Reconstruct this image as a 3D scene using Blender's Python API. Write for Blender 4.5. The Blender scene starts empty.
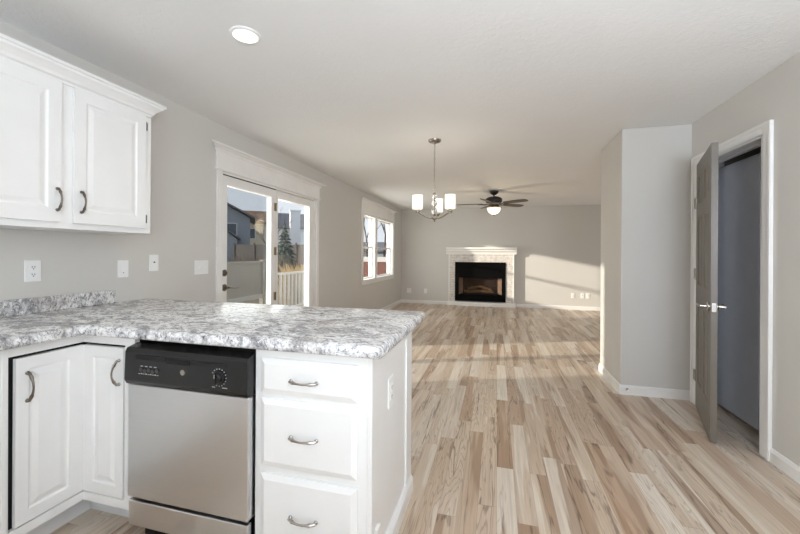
import bpy, math, random
from mathutils import Vector, Matrix
random.seed(7)
S = bpy.context.scene
COL = S.collection

# ------------------------------------------------------------------ camera, world, sun, big lights, exposure
EYE = 1.275
cam_d = bpy.data.cameras.new('camera'); cam = bpy.data.objects.new('camera', cam_d); COL.objects.link(cam)
cam_d.sensor_width = 36.0; cam_d.sensor_fit = 'HORIZONTAL'
cam_d.lens = 36.0 * 366.0 / 800.0
cam_d.shift_y = -13.0 / 800.0
cam_d.clip_start = 0.05; cam_d.clip_end = 300
cam.matrix_world = Matrix.Translation((0, 0, EYE)) @ Matrix.Rotation(0.2583, 4, 'Z') @ Matrix.Rotation(math.pi / 2, 4, 'X') @ Matrix.Rotation(0.006, 4, 'Z')
S.camera = cam

S.view_settings.view_transform = 'Standard'
S.view_settings.look = 'None'
S.view_settings.gamma = 1.0
S.view_settings.use_curve_mapping = False
S.view_settings.exposure = 0.05
S.cycles.max_bounces = 10
S.cycles.diffuse_bounces = 6
S.cycles.transparent_max_bounces = 12
S.cycles.sample_clamp_indirect = 6.0
S.cycles.caustics_reflective = False
S.cycles.caustics_refractive = False

world = bpy.data.worlds.new('sky'); S.world = world; world.use_nodes = True
wn = world.node_tree; wn.nodes.clear()
w_out = wn.nodes.new('ShaderNodeOutputWorld'); w_bg = wn.nodes.new('ShaderNodeBackground')
w_tc = wn.nodes.new('ShaderNodeTexCoord'); w_sep = wn.nodes.new('ShaderNodeSeparateXYZ'); w_rmp = wn.nodes.new('ShaderNodeValToRGB')
w_ns = wn.nodes.new('ShaderNodeTexNoise'); w_ns.inputs['Scale'].default_value = 3.0; w_ns.inputs['Detail'].default_value = 5
w_ad = wn.nodes.new('ShaderNodeMath'); w_ad.operation = 'MULTIPLY_ADD'; w_ad.inputs[1].default_value = 0.25
wn.links.new(w_tc.outputs['Generated'], w_sep.inputs[0]); wn.links.new(w_tc.outputs['Generated'], w_ns.inputs['Vector'])
wn.links.new(w_ns.outputs['Fac'], w_ad.inputs[0]); wn.links.new(w_sep.outputs['Z'], w_ad.inputs[2])
wn.links.new(w_ad.outputs[0], w_rmp.inputs['Fac'])
w_rmp.color_ramp.elements[0].position = 0.0; w_rmp.color_ramp.elements[0].color = (0.86, 0.88, 0.92, 1)
w_rmp.color_ramp.elements[1].position = 0.9; w_rmp.color_ramp.elements[1].color = (0.66, 0.76, 0.92, 1)
wn.links.new(w_rmp.outputs[0], w_bg.inputs[0]); w_bg.inputs[1].default_value = 1.05
wn.links.new(w_bg.outputs[0], w_out.inputs[0])

def sun_lamp():
    d = bpy.data.lights.new('sun', 'SUN'); d.energy = 6.8; d.angle = math.radians(1.4); d.color = (0.97, 0.88, 0.76)
    o = bpy.data.objects.new('sun', d); COL.objects.link(o)
    o.rotation_euler = Vector((1.0, 0.40, -0.205)).to_track_quat('-Z', 'Y').to_euler()
sun_lamp()

def area(name, loc, aim, sx, sy, energy, color):
    d = bpy.data.lights.new(name, 'AREA'); d.shape = 'RECTANGLE'; d.size = sx; d.size_y = sy; d.energy = energy; d.color = color
    o = bpy.data.objects.new(name, d); COL.objects.link(o); o.location = loc
    o.rotation_euler = (Vector(aim) - Vector(loc)).to_track_quat('-Z', 'Y').to_euler()
    return o
# added unseen fill lamps standing in for bounced flash and daylight at the openings
area('flash_fill', (0.72, -0.55, 1.45), (0.85, 0.28, 2.44), 0.7, 0.7, 59, (0.87, 0.94, 1.05))
area('kitchen_fill', (1.0, -2.6, 1.2), (1.0, -2.2, 2.44), 1.2, 1.2, 112, (0.77, 0.93, 1.10))
area('door_fill', (-2.62, 3.7, 1.1), (0.0, 4.2, 1.1), 1.7, 1.7, 25, (0.92, 0.90, 0.82))
area('window_fill', (-2.62, 7.4, 1.4), (0.0, 7.9, 1.3), 1.9, 1.2, 28, (0.90, 0.90, 0.84))

# ------------------------------------------------------------------ mesh and object helpers
class MB:
    def __init__(self): self.v = []; self.f = []; self.sm = []
    def add(self, vs, fs, smooth=False):
        n = len(self.v); self.v += [tuple(p) for p in vs]
        for f in fs: self.f.append(tuple(i + n for i in f)); self.sm.append(smooth)
        return self
    def box(self, x0, x1, y0, y1, z0, z1):
        if x0 > x1: x0, x1 = x1, x0
        if y0 > y1: y0, y1 = y1, y0
        if z0 > z1: z0, z1 = z1, z0
        return self.add([(x0,y0,z0),(x1,y0,z0),(x1,y1,z0),(x0,y1,z0),(x0,y0,z1),(x1,y0,z1),(x1,y1,z1),(x0,y1,z1)],
                 [(0,3,2,1),(4,5,6,7),(0,1,5,4),(1,2,6,5),(2,3,7,6),(3,0,4,7)])
    def extrude(self, pts, vec, smooth=False):
        n = len(pts); vec = Vector(vec); a = [Vector(p) for p in pts]; b = [p + vec for p in a]
        return self.add(a + b, [tuple(reversed(range(n))), tuple(range(n, 2*n))] + [(i, (i+1) % n, n + (i+1) % n, n + i) for i in range(n)], smooth)
    def lathe(self, prof, c=(0,0,0), ax=(0,0,1), seg=28, smooth=True):
        ax = Vector(ax).normalized(); u = ax.orthogonal().normalized(); w = ax.cross(u); c = Vector(c); vs = []; fs = []
        for r, h in prof:
            for k in range(seg):
                a = 2*math.pi*k/seg; vs.append(c + ax*h + (u*math.cos(a) + w*math.sin(a))*r)
        for i in range(len(prof)-1):
            for k in range(seg):
                k2 = (k+1) % seg; fs.append((i*seg+k, i*seg+k2, (i+1)*seg+k2, (i+1)*seg+k))
        fs.append(tuple(reversed(range(seg)))); fs.append(tuple(range((len(prof)-1)*seg, len(prof)*seg)))
        return self.add(vs, fs, smooth)
    def tube(self, pts, r, seg=10, smooth=True):
        P = [Vector(p) for p in pts]; rs = r if isinstance(r, (list, tuple)) else [r]*len(P); vs = []; fs = []; u = None
        for i, p in enumerate(P):
            t = (P[min(i+1, len(P)-1)] - P[max(i-1, 0)]).normalized()
            if u is None: u = t.orthogonal().normalized()
            else: u = (u - t*u.dot(t)).normalized()
            w = t.cross(u)
            for k in range(seg):
                a = 2*math.pi*k/seg; vs.append(p + (u*math.cos(a) + w*math.sin(a))*rs[i])
        for i in range(len(P)-1):
            for k in range(seg):
                k2 = (k+1) % seg; fs.append((i*seg+k, i*seg+k2, (i+1)*seg+k2, (i+1)*seg+k))
        fs.append(tuple(reversed(range(seg)))); fs.append(tuple(range((len(P)-1)*seg, len(P)*seg)))
        return self.add(vs, fs, smooth)
    def ball(self, c, r, sz=1.0, seg=16, rings=10):
        prof = [(max(1e-4, r*math.sin(math.pi*i/rings)), -r*sz*math.cos(math.pi*i/rings)) for i in range(rings+1)]
        return self.lathe(prof, c, seg=seg)
    def slab(self, O, U, V, N, us, vs_, t, rings, back=False):
        """Slab on origin O spanned by U, V (unit), thickness t along N. Odd cells of the us/vs_ grid are panels made of rings (inset, sink)."""
        O, U, V, N = Vector(O), Vector(U), Vector(V), Vector(N)
        P = lambda a, b, n: O + U*a + V*b + N*n
        for (s, base) in (((1, t), (-1, 0)) if back else ((1, t),)):
            for i in range(len(us)-1):
                for j in range(len(vs_)-1):
                    a0, a1, b0, b1 = us[i], us[i+1], vs_[j], vs_[j+1]
                    loops = [[P(a0,b0,base), P(a1,b0,base), P(a1,b1,base), P(a0,b1,base)]]
                    if i % 2 and j % 2:
                        for ins, sk in rings:
                            n = base - s*sk; loops.append([P(a0+ins,b0+ins,n), P(a1-ins,b0+ins,n), P(a1-ins,b1-ins,n), P(a0+ins,b1-ins,n)])
                    vs = [p for l in loops for p in l]; fs = []
                    for k in range(len(loops)-1):
                        for q in range(4):
                            q2 = (q+1) % 4; fs.append((k*4+q, k*4+q2, (k+1)*4+q2, (k+1)*4+q))
                    m = (len(loops)-1)*4; fs.append((m, m+1, m+2, m+3))
                    if s < 0: fs = [tuple(reversed(f)) for f in fs]
                    self.add(vs, fs)
        w0, w1, h0, h1 = us[0], us[-1], vs_[0], vs_[-1]
        c0 = [P(w0,h0,0), P(w1,h0,0), P(w1,h1,0), P(w0,h1,0)]; c1 = [P(w0,h0,t), P(w1,h0,t), P(w1,h1,t), P(w0,h1,t)]
        fs = [(q, (q+1) % 4, 4+(q+1) % 4, 4+q) for q in range(4)]
        if not back: fs.append((3,2,1,0))
        return self.add(c0 + c1, fs)

def ploc(p):
    """World-space base of a parent chain of Empties (no rotation)."""
    v = Vector((0,0,0))
    while p is not None: v += p.location; p = p.parent
    return v

def build(name, mb, mat, parent=None, bevel=0.0, seg=2, loc=None, local=False, sharp=40, fixn=True):
    """Link mb as ONE mesh object. Geometry is given in world space and moved under the parent's base unless local."""
    me = bpy.data.meshes.new(name)
    off = Vector((0,0,0)) if local else ploc(parent)
    L = Vector(loc) if loc is not None else Vector((0,0,0))
    off = off + L if not local else off
    me.from_pydata([tuple(Vector(p) - off) for p in mb.v], [], mb.f)
    if fixn:
        import bmesh
        b = bmesh.new(); b.from_mesh(me); bmesh.ops.remove_doubles(b, verts=b.verts, dist=1e-5); bmesh.ops.recalc_face_normals(b, faces=b.faces)
        b.to_mesh(me); b.free()
    if any(mb.sm):
        me.shade_smooth(); me.set_sharp_from_angle(angle=math.radians(sharp))
    me.materials.append(mat)
    o = bpy.data.objects.new(name, me); COL.objects.link(o)
    if parent is not None: o.parent = parent
    o.location = L
    if bevel:
        m = o.modifiers.new('bevel', 'BEVEL'); m.width = bevel; m.segments = seg; m.limit_method = 'ANGLE'; m.angle_limit = math.radians(35)
        m.harden_normals = False
    return o

def tag(o, label=None, cat=None, group=None, kind=None):
    if label: o['label'] = label
    if cat: o['category'] = cat
    if group: o['group'] = group
    if kind: o['kind'] = kind
    return o

def thing(name, label, cat, loc, group=None, kind=None):
    o = bpy.data.objects.new(name, None); COL.objects.link(o); o.location = loc; o.empty_display_size = 0.1
    return tag(o, label, cat, group, kind)

def struct(name, mb, mat, label=None, cat=None, bevel=0.0):
    o = build(name, mb, mat, None, bevel); return tag(o, label, cat, None, 'structure')

def copy_tree(o, parent=None):
    c = o.copy(); COL.objects.link(c)
    if parent is not None: c.parent = parent
    for ch in list(o.children): copy_tree(ch, c)
    return c

# ------------------------------------------------------------------ materials
def srgb(r, g, b):
    f = lambda c: (c/255)/12.92 if c/255 <= 0.04045 else ((c/255+0.055)/1.055)**2.4
    return (f(r), f(g), f(b), 1.0)

class NT:
    def __init__(self, name):
        self.m = bpy.data.materials.new(name); self.m.use_nodes = True; self.t = self.m.node_tree; self.t.nodes.clear()
        self.out = self.n('ShaderNodeOutputMaterial'); self.b = self.n('ShaderNodeBsdfPrincipled'); self.l(self.b.outputs[0], self.out.inputs[0])
    def n(self, t, **k):
        x = self.t.nodes.new(t)
        for a, v in k.items(): setattr(x, a, v)
        return x
    def l(self, a, b): self.t.links.new(a, b)
    def put(self, s, v):
        if isinstance(v, (int, float)): s.default_value = v
        elif isinstance(v, (tuple, list)): s.default_value = v
        else: self.l(v, s)
    def math(self, op, a, b=None, c=None, clamp=False):
        x = self.n('ShaderNodeMath', operation=op); x.use_clamp = clamp; self.put(x.inputs[0], a)
        if b is not None: self.put(x.inputs[1], b)
        if c is not None: self.put(x.inputs[2], c)
        return x.outputs[0]
    def coord(self, which='Object'): return self.n('ShaderNodeTexCoord').outputs[which]
    def sep(self, v):
        s = self.n('ShaderNodeSeparateXYZ'); self.l(v, s.inputs[0]); return s.outputs
    def comb(self, x, y, z=0.0):
        c = self.n('ShaderNodeCombineXYZ'); self.put(c.inputs[0], x); self.put(c.inputs[1], y); self.put(c.inputs[2], z); return c.outputs[0]
    def noise(self, vec, scale, detail=3, rough=0.5, dist=0.0):
        x = self.n('ShaderNodeTexNoise'); self.l(vec, x.inputs['Vector']); x.inputs['Scale'].default_value = scale; x.inputs['Detail'].default_value = detail
        x.inputs['Roughness'].default_value = rough; x.inputs['Distortion'].default_value = dist; return x.outputs['Fac']
    def ramp(self, f, els, interp='LINEAR'):
        r = self.n('ShaderNodeValToRGB'); self.l(f, r.inputs[0]); e = r.color_ramp.elements; r.color_ramp.interpolation = interp
        while len(e) < len(els): e.new(0.5)
        for q, (p, c) in zip(e, els): q.position = p; q.color = c
        return r.outputs[0]
    def mix(self, f, a, b, mode='MIX'):
        x = self.n('ShaderNodeMix', data_type='RGBA', blend_type=mode); self.put(x.inputs[0], f); self.put(x.inputs[6], a); self.put(x.inputs[7], b); return x.outputs[2]
    def bump(self, h, strength, dist=0.01):
        x = self.n('ShaderNodeBump'); self.l(h, x.inputs['Height']); x.inputs['Strength'].default_value = strength; x.inputs['Distance'].default_value = dist
        self.l(x.outputs[0], self.b.inputs['Normal'])
    def set(self, **k):
        for a, v in k.items(): self.put(self.b.inputs[a.replace('_', ' ')], v)
        return self

def paint(name, rgb, rough=0.5, var=0.03, scale=6.0, metal=0.0, bump=0.0, bscale=120, spec=0.5):
    t = NT(name); c = t.coord(); n = t.noise(c, scale, 4)
    c0 = srgb(*rgb); lo = tuple(x*(1-var) for x in c0[:3]) + (1,); hi = tuple(min(1, x*(1+var)) for x in c0[:3]) + (1,)
    t.set(Base_Color=t.ramp(n, [(0.3, lo), (0.7, hi)]), Roughness=rough, Metallic=metal, Specular_IOR_Level=spec)
    if bump: t.bump(t.noise(c, bscale, 3), bump, 0.002)
    return t.m

def emit(name, rgb, strength, base=(255,255,255)):
    t = NT(name); c = t.coord(); n = t.noise(c, 9, 2)
    t.set(Base_Color=srgb(*base), Roughness=0.35, Emission_Color=t.ramp(n, [(0.2, srgb(*rgb)), (0.8, srgb(*[min(255, x+4) for x in rgb]))]), Emission_Strength=strength)
    return t.m

def wall_mat():
    t = NT('greige_wall_paint'); c = t.coord(); n = t.noise(c, 0.8, 3)
    t.set(Base_Color=t.ramp(n, [(0.3, srgb(206,203,197)), (0.7, srgb(210,207,202))]), Roughness=0.62)
    t.bump(t.noise(c, 90, 3), 0.08, 0.002); return t.m

def ceiling_mat():
    t = NT('knockdown_ceiling'); c = t.coord()
    n = t.noise(c, 22, 5, 0.6, 1.2); h = t.ramp(n, [(0.46, (0,0,0,1)), (0.56, (1,1,1,1))])
    t.set(Base_Color=t.ramp(t.noise(c, 1.2, 2), [(0.3, srgb(235,235,234)), (0.7, srgb(238,238,237))]), Roughness=0.75)
    t.bump(h, 0.22, 0.003); return t.m

def floor_mat():
    t = NT('wood_plank_floor'); x, y, z = t.sep(t.coord())
    W, L = 0.094, 1.05
    xr = t.math('DIVIDE', t.math('ADD', x, 50.0), W); row = t.math('FLOOR', xr); fx = t.math('FRACT', xr)
    w1 = t.n('ShaderNodeTexWhiteNoise', noise_dimensions='1D'); t.l(row, w1.inputs['W'])
    yr = t.math('ADD', t.math('DIVIDE', t.math('ADD', y, 50.0), L), t.math('MULTIPLY', w1.outputs['Value'], 9.7)); colm = t.math('FLOOR', yr); fy = t.math('FRACT', yr)
    w2 = t.n('ShaderNodeTexWhiteNoise', noise_dimensions='2D'); t.l(t.comb(row, colm), w2.inputs['Vector'])
    r, g, b = [o for o in t.sep(w2.outputs['Color'])]
    ox = t.math('MULTIPLY', r, 37.0); oy = t.math('MULTIPLY', g, 53.0)
    gv = t.comb(t.math('ADD', t.math('MULTIPLY', x, 9.0), ox), t.math('ADD', t.math('MULTIPLY', y, 0.62), oy), t.math('MULTIPLY', b, 20.0))
    fine = t.noise(t.comb(t.math('ADD', t.math('MULTIPLY', x, 60.0), ox), t.math('ADD', t.math('MULTIPLY', y, 2.0), oy)), 1.0, 5, 0.65)
    broad = t.noise(gv, 1.0, 3, 0.5, 0.35)
    streak = t.noise(gv, 1.7, 3, 0.5, 0.45)
    tone = t.ramp(w2.outputs['Value'], [(0.0, srgb(196,173,150)), (0.3, srgb(211,194,174)), (0.55, srgb(200,178,156)), (0.75, srgb(227,217,203)), (1.0, srgb(188,161,137))])
    heart = t.ramp(broad, [(0.52, (0,0,0,1)), (0.575, (1,1,1,1))])
    hb = t.math('MULTIPLY', heart, t.math('MULTIPLY', t.math('GREATER_THAN', b, 0.34), 0.66))
    c1 = t.mix(hb, tone, srgb(150,118,92))
    sap = t.ramp(broad, [(0.38, (1,1,1,1)), (0.43, (0,0,0,1))])
    c1 = t.mix(t.math('MULTIPLY', sap, 0.7), c1, srgb(224,213,198))
    vein = t.ramp(t.math('ABSOLUTE', t.math('SUBTRACT', streak, 0.56)), [(0.004, (1,1,1,1)), (0.022, (0,0,0,1))])
    vmask = t.math('MULTIPLY', vein, t.math('MULTIPLY', t.ramp(broad, [(0.45, (0,0,0,1)), (0.56, (1,1,1,1))]), 0.66))
    c2 = t.mix(vmask, c1, srgb(96,76,62))
    rings = t.ramp(t.math('ABSOLUTE', t.math('SUBTRACT', t.math('FRACT', t.math('MULTIPLY', broad, 26.0)), 0.5)), [(0.03, (1,1,1,1)), (0.16, (0,0,0,1))])
    c2 = t.mix(t.math('MULTIPLY', rings, t.math('MULTIPLY', t.math('LESS_THAN', b, 0.34), 0.38)), c2, srgb(118,94,76))
    c3 = t.mix(t.math('MULTIPLY', t.math('SUBTRACT', fine, 0.42, clamp=True), 0.95), c2, srgb(120,98,80))
    ex = t.math('MINIMUM', fx, t.math('SUBTRACT', 1.0, fx)); ey = t.math('MINIMUM', fy, t.math('SUBTRACT', 1.0, fy))
    seam = t.math('MAXIMUM', t.math('LESS_THAN', ex, 0.012), t.math('LESS_THAN', ey, 0.0015))
    c4 = t.mix(t.math('MULTIPLY', seam, 0.26), c3, srgb(90,72,58))
    t.set(Base_Color=c4, Roughness=t.math('ADD', t.math('MULTIPLY', fine, 0.12), 0.27), Specular_IOR_Level=0.45)
    return t.m

def granite_mat():
    t = NT('speckled_granite_laminate'); c = t.coord(); x, y, z = t.sep(c)
    v = t.comb(t.math('ADD', x, t.math('MULTIPLY', y, 0.35)), t.math('MULTIPLY', y, 1.5), z)
    flow = t.noise(v, 4.5, 4, 0.6, 1.6); mid = t.noise(v, 24, 5, 0.68, 1.0); fine = t.noise(v, 75, 4, 0.7, 0.6)
    c1 = t.ramp(mid, [(0.30, srgb(92,91,94)), (0.40, srgb(150,149,151)), (0.48, srgb(206,205,205)), (0.58, srgb(238,237,236)), (0.68, srgb(214,210,206)), (0.76, srgb(178,170,164))])
    c2 = t.mix(t.ramp(flow, [(0.50, (0,0,0,1)), (0.60, (0.72,0.72,0.72,1))]), c1, srgb(122,120,122))
    c2 = t.mix(t.ramp(t.noise(v, 2.6, 3, 0.5, 1.0), [(0.52, (0,0,0,1)), (0.66, (0.4,0.4,0.4,1))]), c2, srgb(180,172,165))
    dk = t.ramp(fine, [(0.37, (1,1,1,1)), (0.43, (0,0,0,1))]); lt = t.ramp(fine, [(0.57, (0,0,0,1)), (0.64, (1,1,1,1))])
    c3 = t.mix(t.math('MULTIPLY', dk, 0.85), c2, srgb(62,60,62)); c4 = t.mix(t.math('MULTIPLY', lt, 0.75), c3, srgb(246,245,244))
    t.set(Base_Color=c4, Roughness=0.24, Specular_IOR_Level=0.5); return t.m

def stone_mat():
    t = NT('stacked_ledger_stone'); c = t.coord(); x, y, z = t.sep(c)
    br = t.n('ShaderNodeTexBrick'); t.l(t.comb(x, z), br.inputs['Vector'])
    br.inputs['Scale'].default_value = 1.0; br.inputs['Brick Width'].default_value = 0.21; br.inputs['Row Height'].default_value = 0.043
    br.inputs['Mortar Size'].default_value = 0.004; br.inputs['Mortar Smooth'].default_value = 0.3; br.offset = 0.4; br.squash = 0.7; br.squash_frequency = 3
    br.inputs['Color1'].default_value = srgb(240,237,232); br.inputs['Color2'].default_value = srgb(216,208,198); br.inputs['Mortar'].default_value = srgb(150,142,134)
    n = t.noise(c, 16, 5, 0.7)
    t.set(Base_Color=t.mix(0.55, br.outputs['Color'], t.ramp(n, [(0.3, srgb(178,170,162)), (0.5, srgb(226,221,214)), (0.7, srgb(244,241,236))])), Roughness=0.8)
    t.bump(t.math('ADD', t.math('MULTIPLY', br.outputs['Fac'], -0.8), n), 0.6, 0.02); return t.m

def steel_mat(name, rgb, rough, brushed=True):
    t = NT(name); c = t.coord(); x, y, z = t.sep(c)
    n = t.noise(t.comb(t.math('MULTIPLY', x, 3.0), t.math('MULTIPLY', y, 3.0), t.math('MULTIPLY', z, 260.0)), 1.0, 3) if brushed else t.noise(c, 20, 3)
    c0 = srgb(*rgb)
    t.set(Base_Color=t.ramp(n, [(0.3, tuple(q*0.975 for q in c0[:3])+(1,)), (0.7, c0)]), Metallic=1.0, Roughness=t.math('ADD', t.math('MULTIPLY', n, 0.03), rough))
    return t.m

def glass_mat(name, tint, refl=0.07):
    t = NT(name); t.t.nodes.remove(t.b)
    tr = t.n('ShaderNodeBsdfTransparent'); gl = t.n('ShaderNodeBsdfGlossy'); gl.inputs['Roughness'].default_value = 0.02
    lw = t.n('ShaderNodeLayerWeight'); lw.inputs['Blend'].default_value = 0.3
    n = t.noise(t.coord(), 2.0, 1)
    t.l(t.ramp(n, [(0.2, tint), (0.8, tuple(q*0.985 for q in tint[:3])+(1,))]), tr.inputs[0])
    mx = t.n('ShaderNodeMixShader'); t.l(t.math('ADD', t.math('MULTIPLY', lw.outputs['Fresnel'], 0.08), refl, clamp=True), mx.inputs[0])
    t.l(tr.outputs[0], mx.inputs[1]); t.l(gl.outputs[0], mx.inputs[2]); t.l(mx.outputs[0], t.out.inputs[0]); return t.m

def crystal_mat():
    t = NT('clear_crystal'); n = t.noise(t.coord(), 30, 1)
    t.set(Base_Color=t.ramp(n, [(0.3, (0.95,0.95,0.95,1)), (0.7, (1,1,1,1))]), Roughness=0.03, Transmission_Weight=0.85, IOR=1.5); return t.m

def siding_mat(name, rgb, pitch=0.18):
    t = NT(name); c = t.coord(); x, y, z = t.sep(c)
    f = t.math('FRACT', t.math('DIVIDE', z, pitch)); n = t.noise(c, 2.0, 3)
    c0 = srgb(*rgb); base = t.ramp(n, [(0.3, tuple(q*0.95 for q in c0[:3])+(1,)), (0.7, c0)])
    t.set(Base_Color=base, Roughness=0.7); t.bump(f, 0.6, 0.02); return t.m

def ground_mat():
    t = NT('winter_grass_ground'); c = t.coord(); n = t.noise(c, 0.35, 5, 0.65); f = t.noise(c, 12, 5, 0.7)
    t.set(Base_Color=t.mix(0.5, t.ramp(n, [(0.3, srgb(124,112,96)), (0.5, srgb(150,138,112)), (0.7, srgb(112,106,92))]), t.ramp(f, [(0.3, srgb(96,86,74)), (0.7, srgb(176,160,128))])), Roughness=0.95)
    t.bump(f, 0.6, 0.05); return t.m

M = dict(
    wall=wall_mat(), ceiling=ceiling_mat(), floor=floor_mat(), granite=granite_mat(), stone=stone_mat(), ground=ground_mat(),
    trim=paint('white_trim_paint', (236,234,231), 0.35), cab=paint('white_cabinet_paint', (236,235,233), 0.33, 0.015),
    plate=paint('white_plastic', (240,240,238), 0.3, 0.01), dark=paint('black_recess', (14,13,13), 0.7), slot=paint('dark_slot', (60,58,56), 0.5),
    steel=steel_mat('brushed_stainless_steel', (222,223,224), 0.30), nickel=steel_mat('brushed_nickel', (176,170,163), 0.22, False),
    pewter=steel_mat('aged_nickel', (120,112,104), 0.3, False), bronze=paint('dark_bronze', (30,24,22), 0.45, 0.1, 20),
    blackp=paint('black_glossy_plastic', (16,16,17), 0.25, 0.1, 30), blackmetal=paint('matt_black_metal', (6,6,6), 0.6, 0.1, 30, spec=0.08), greyprint=paint('pale_grey_print', (176,176,176), 0.5),
    doorpaint=paint('taupe_door_paint', (112,105,95), 0.42, 0.03), slabpaint=paint('slate_door_paint', (222,226,236), 0.5, 0.03),
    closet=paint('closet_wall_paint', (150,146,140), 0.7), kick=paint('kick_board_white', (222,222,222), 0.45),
    shade=emit('lit_opal_glass', (255,236,206), 0.8), bowl=emit('lit_frosted_bowl', (255,232,198), 0.85), lens=emit('lit_recessed_lens', (255,248,232), 1.05),
    glass=glass_mat('clear_window_glass', (0.98,0.99,0.99,1), 0.01), screen=glass_mat('screened_door_glass', (0.78,0.80,0.81,1), 0.004),
    fireglass=glass_mat('dark_fire_glass', (0.80,0.78,0.76,1), 0.005), crystal=crystal_mat(),
    blade=paint('weathered_blade_wood', (74,64,54), 0.45, 0.15, 8), log=paint('charred_log', (132,106,82), 0.85, 0.35, 14, bump=0.6, bscale=30),
    firedark=paint('dark_brown_firebox', (78,62,52), 0.9, 0.3, 10), firebrick=paint('firebox_panel', (176,152,134), 0.85, 0.15, 10), whitefire=paint('mantel_white', (240,238,234), 0.4),
    reflbeige=paint('beige_reflected_wall', (186,180,168), 0.6), picket=paint('white_rail_paint', (222,220,214), 0.6), deck=paint('grey_deck_board', (128,122,116), 0.8, 0.2, 5),
    grey_side=siding_mat('slate_siding', (158,164,172)), tan_side=siding_mat('tan_siding', (222,208,186)), white_side=siding_mat('white_siding', (240,243,247)),
    roof=paint('grey_shingle', (106,108,114), 0.9, 0.15, 6), brown_roof=paint('brown_shingle', (150,116,92), 0.9, 0.15, 6), pane=paint('dark_house_pane', (70,82,96), 0.15),
    bark=paint('bare_bark', (92,82,76), 0.9, 0.2, 9), needle=paint('evergreen_needles', (70,86,78), 0.9, 0.35, 9), straw=paint('dry_straw_grass', (190,166,122), 0.9, 0.2, 12),
    twig=paint('brown_twigs', (112,98,84), 0.9, 0.25, 8), redwood=paint('red_brown_fence', (134,88,76), 0.8, 0.12, 4), oldfence=paint('grey_wood_fence', (104,98,94), 0.9, 0.15, 4), brass=steel_mat('hinge_brass', (150,132,104), 0.35, False),
)

# ------------------------------------------------------------------ room shell
WL, WR, BK, CE, Y0 = -2.42, 1.66, 9.30, 2.44, -4.2
DY0, DY1, DZ = 2.79, 4.60, 2.02          # patio door rough opening
WY0, WY1, WZ0, WZ1 = 6.42, 8.46, 0.76, 2.04
TH = 0.14
struct('floor', MB().box(WL-TH, 5.0, Y0, BK+TH, -0.12, 0.0), M['floor'], 'wood-look plank floor with brown streaks', 'floor')
struct('ceiling', MB().box(WL-TH, 5.0, Y0, BK+TH, CE, CE+0.12), M['ceiling'], 'white textured ceiling', 'ceiling')
wl = MB()
wl.box(WL-TH, WL, Y0, DY0, 0, CE).box(WL-TH, WL, DY0, DY1, DZ, CE).box(WL-TH, WL, DY1, WY0, 0, CE)
wl.box(WL-TH, WL, WY0, WY1, 0, WZ0).box(WL-TH, WL, WY0, WY1, WZ1, CE).box(WL-TH, WL, WY1, BK+TH, 0, CE)
struct('wall_left', wl, M['wall'], 'greige wall with the patio door and the double window', 'wall')
struct('wall_back', MB().box(WL, 5.0, BK, BK+TH, 0, CE), M['wall'], 'far greige wall around the fireplace', 'wall')
OY0, OY1, OZ = 2.862, 3.668, 2.055
wr = MB().box(WR, WR+0.11, Y0, OY0, 0, CE).box(WR, WR+0.11, OY0, OY1, OZ, CE).box(WR, WR+0.11, OY1, 3.78, 0, CE)
struct('wall_right', wr, M['wall'], 'greige wall around the doorway with the taupe door', 'wall')
struct('wall_stub', MB().box(1.11, 5.0, 3.78, 4.48, 0, CE), M['wall'], 'projecting wall block left of the doorway', 'wall', bevel=0.008)
struct('wall_closet', MB().box(2.6, 2.7, 2.5, 3.78, 0, CE).box(WR+0.11, 2.6, 2.5, 2.6, 0, CE), M['closet'], 'dim wall inside the doorway', 'wall')

def baseboard(name, pts_list, label):
    mb = MB()
    for (a, b, n) in pts_list:            # from a to b on the floor, standing out along n
        a, b, n = Vector(a+(0,)), Vector(b+(0,)), Vector(n+(0,))
        prof = [(0,0),(0.014,0),(0.014,0.066),(0.009,0.074),(0.009,0.08),(0.004,0.086),(0,0.086)]
        mb.extrude([a + n*p + Vector((0,0,q)) for p, q in prof], b - a)
    struct(name, mb, M['trim'], label, 'baseboard')
baseboard('baseboard_left', [((WL, 2.1), (WL, 2.725), (1,0)), ((WL, 4.665), (WL, BK), (1,0))], 'white baseboard along the window wall')
baseboard('baseboard_back', [((WL, BK), (-1.23, BK), (0,-1)), ((0.47, BK), (5.0, BK), (0,-1))], 'white baseboard either side of the fireplace')
baseboard('baseboard_stub', [((1.11-0.014, 3.78), (WR, 3.78), (0,-1)), ((1.11, 3.78), (1.11, 4.48), (-1,0))], 'white baseboard around the projecting wall block')
baseboard('baseboard_right', [((WR, Y0), (WR, 2.79), (-1,0))], 'white baseboard right of the doorway')

# ---- patio door
def header(mb, y0, y1, z0, z1, crown):
    """Craftsman head casing on the left wall: fillet, frieze, crown."""
    mb.box(WL, WL+0.028, y0-0.012, y1+0.012, z0-0.012, z0+0.012)
    mb.box(WL, WL+0.018, y0, y1, z0, z1)
    prof = [(0.018,-0.05),(0.026,-0.05),(0.03,-0.03),(0.06,-0.012),(0.085,-0.01),(0.085,0.004),(0.0,0.004)]
    for (ya, yb, f) in ((y0, y1, 1),):
        n = len(prof); vs = [(WL+p, ya-p*1.75+0.012, z1+q) for p, q in prof] + [(WL+p, yb+p-0.012, z1+q) for p, q in prof]
        vs += [(WL, ya, z1-0.05), (WL, yb, z1-0.05)]
        mb.add(vs, [tuple(range(n)) + (2*n,), tuple(reversed(range(n, 2*n))) + (2*n+1,)] + [(i, n+i, n+i+1, i+1) for i in range(n-1)])
tr1 = MB()
tr1.box(WL, WL+0.018, 2.733, 2.797, 0, 2.023).box(WL, WL+0.018, 4.597, 4.66, 0, 2.023); header(tr1, 2.725, 4.668, 2.035, 2.235, 0.05)
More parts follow.
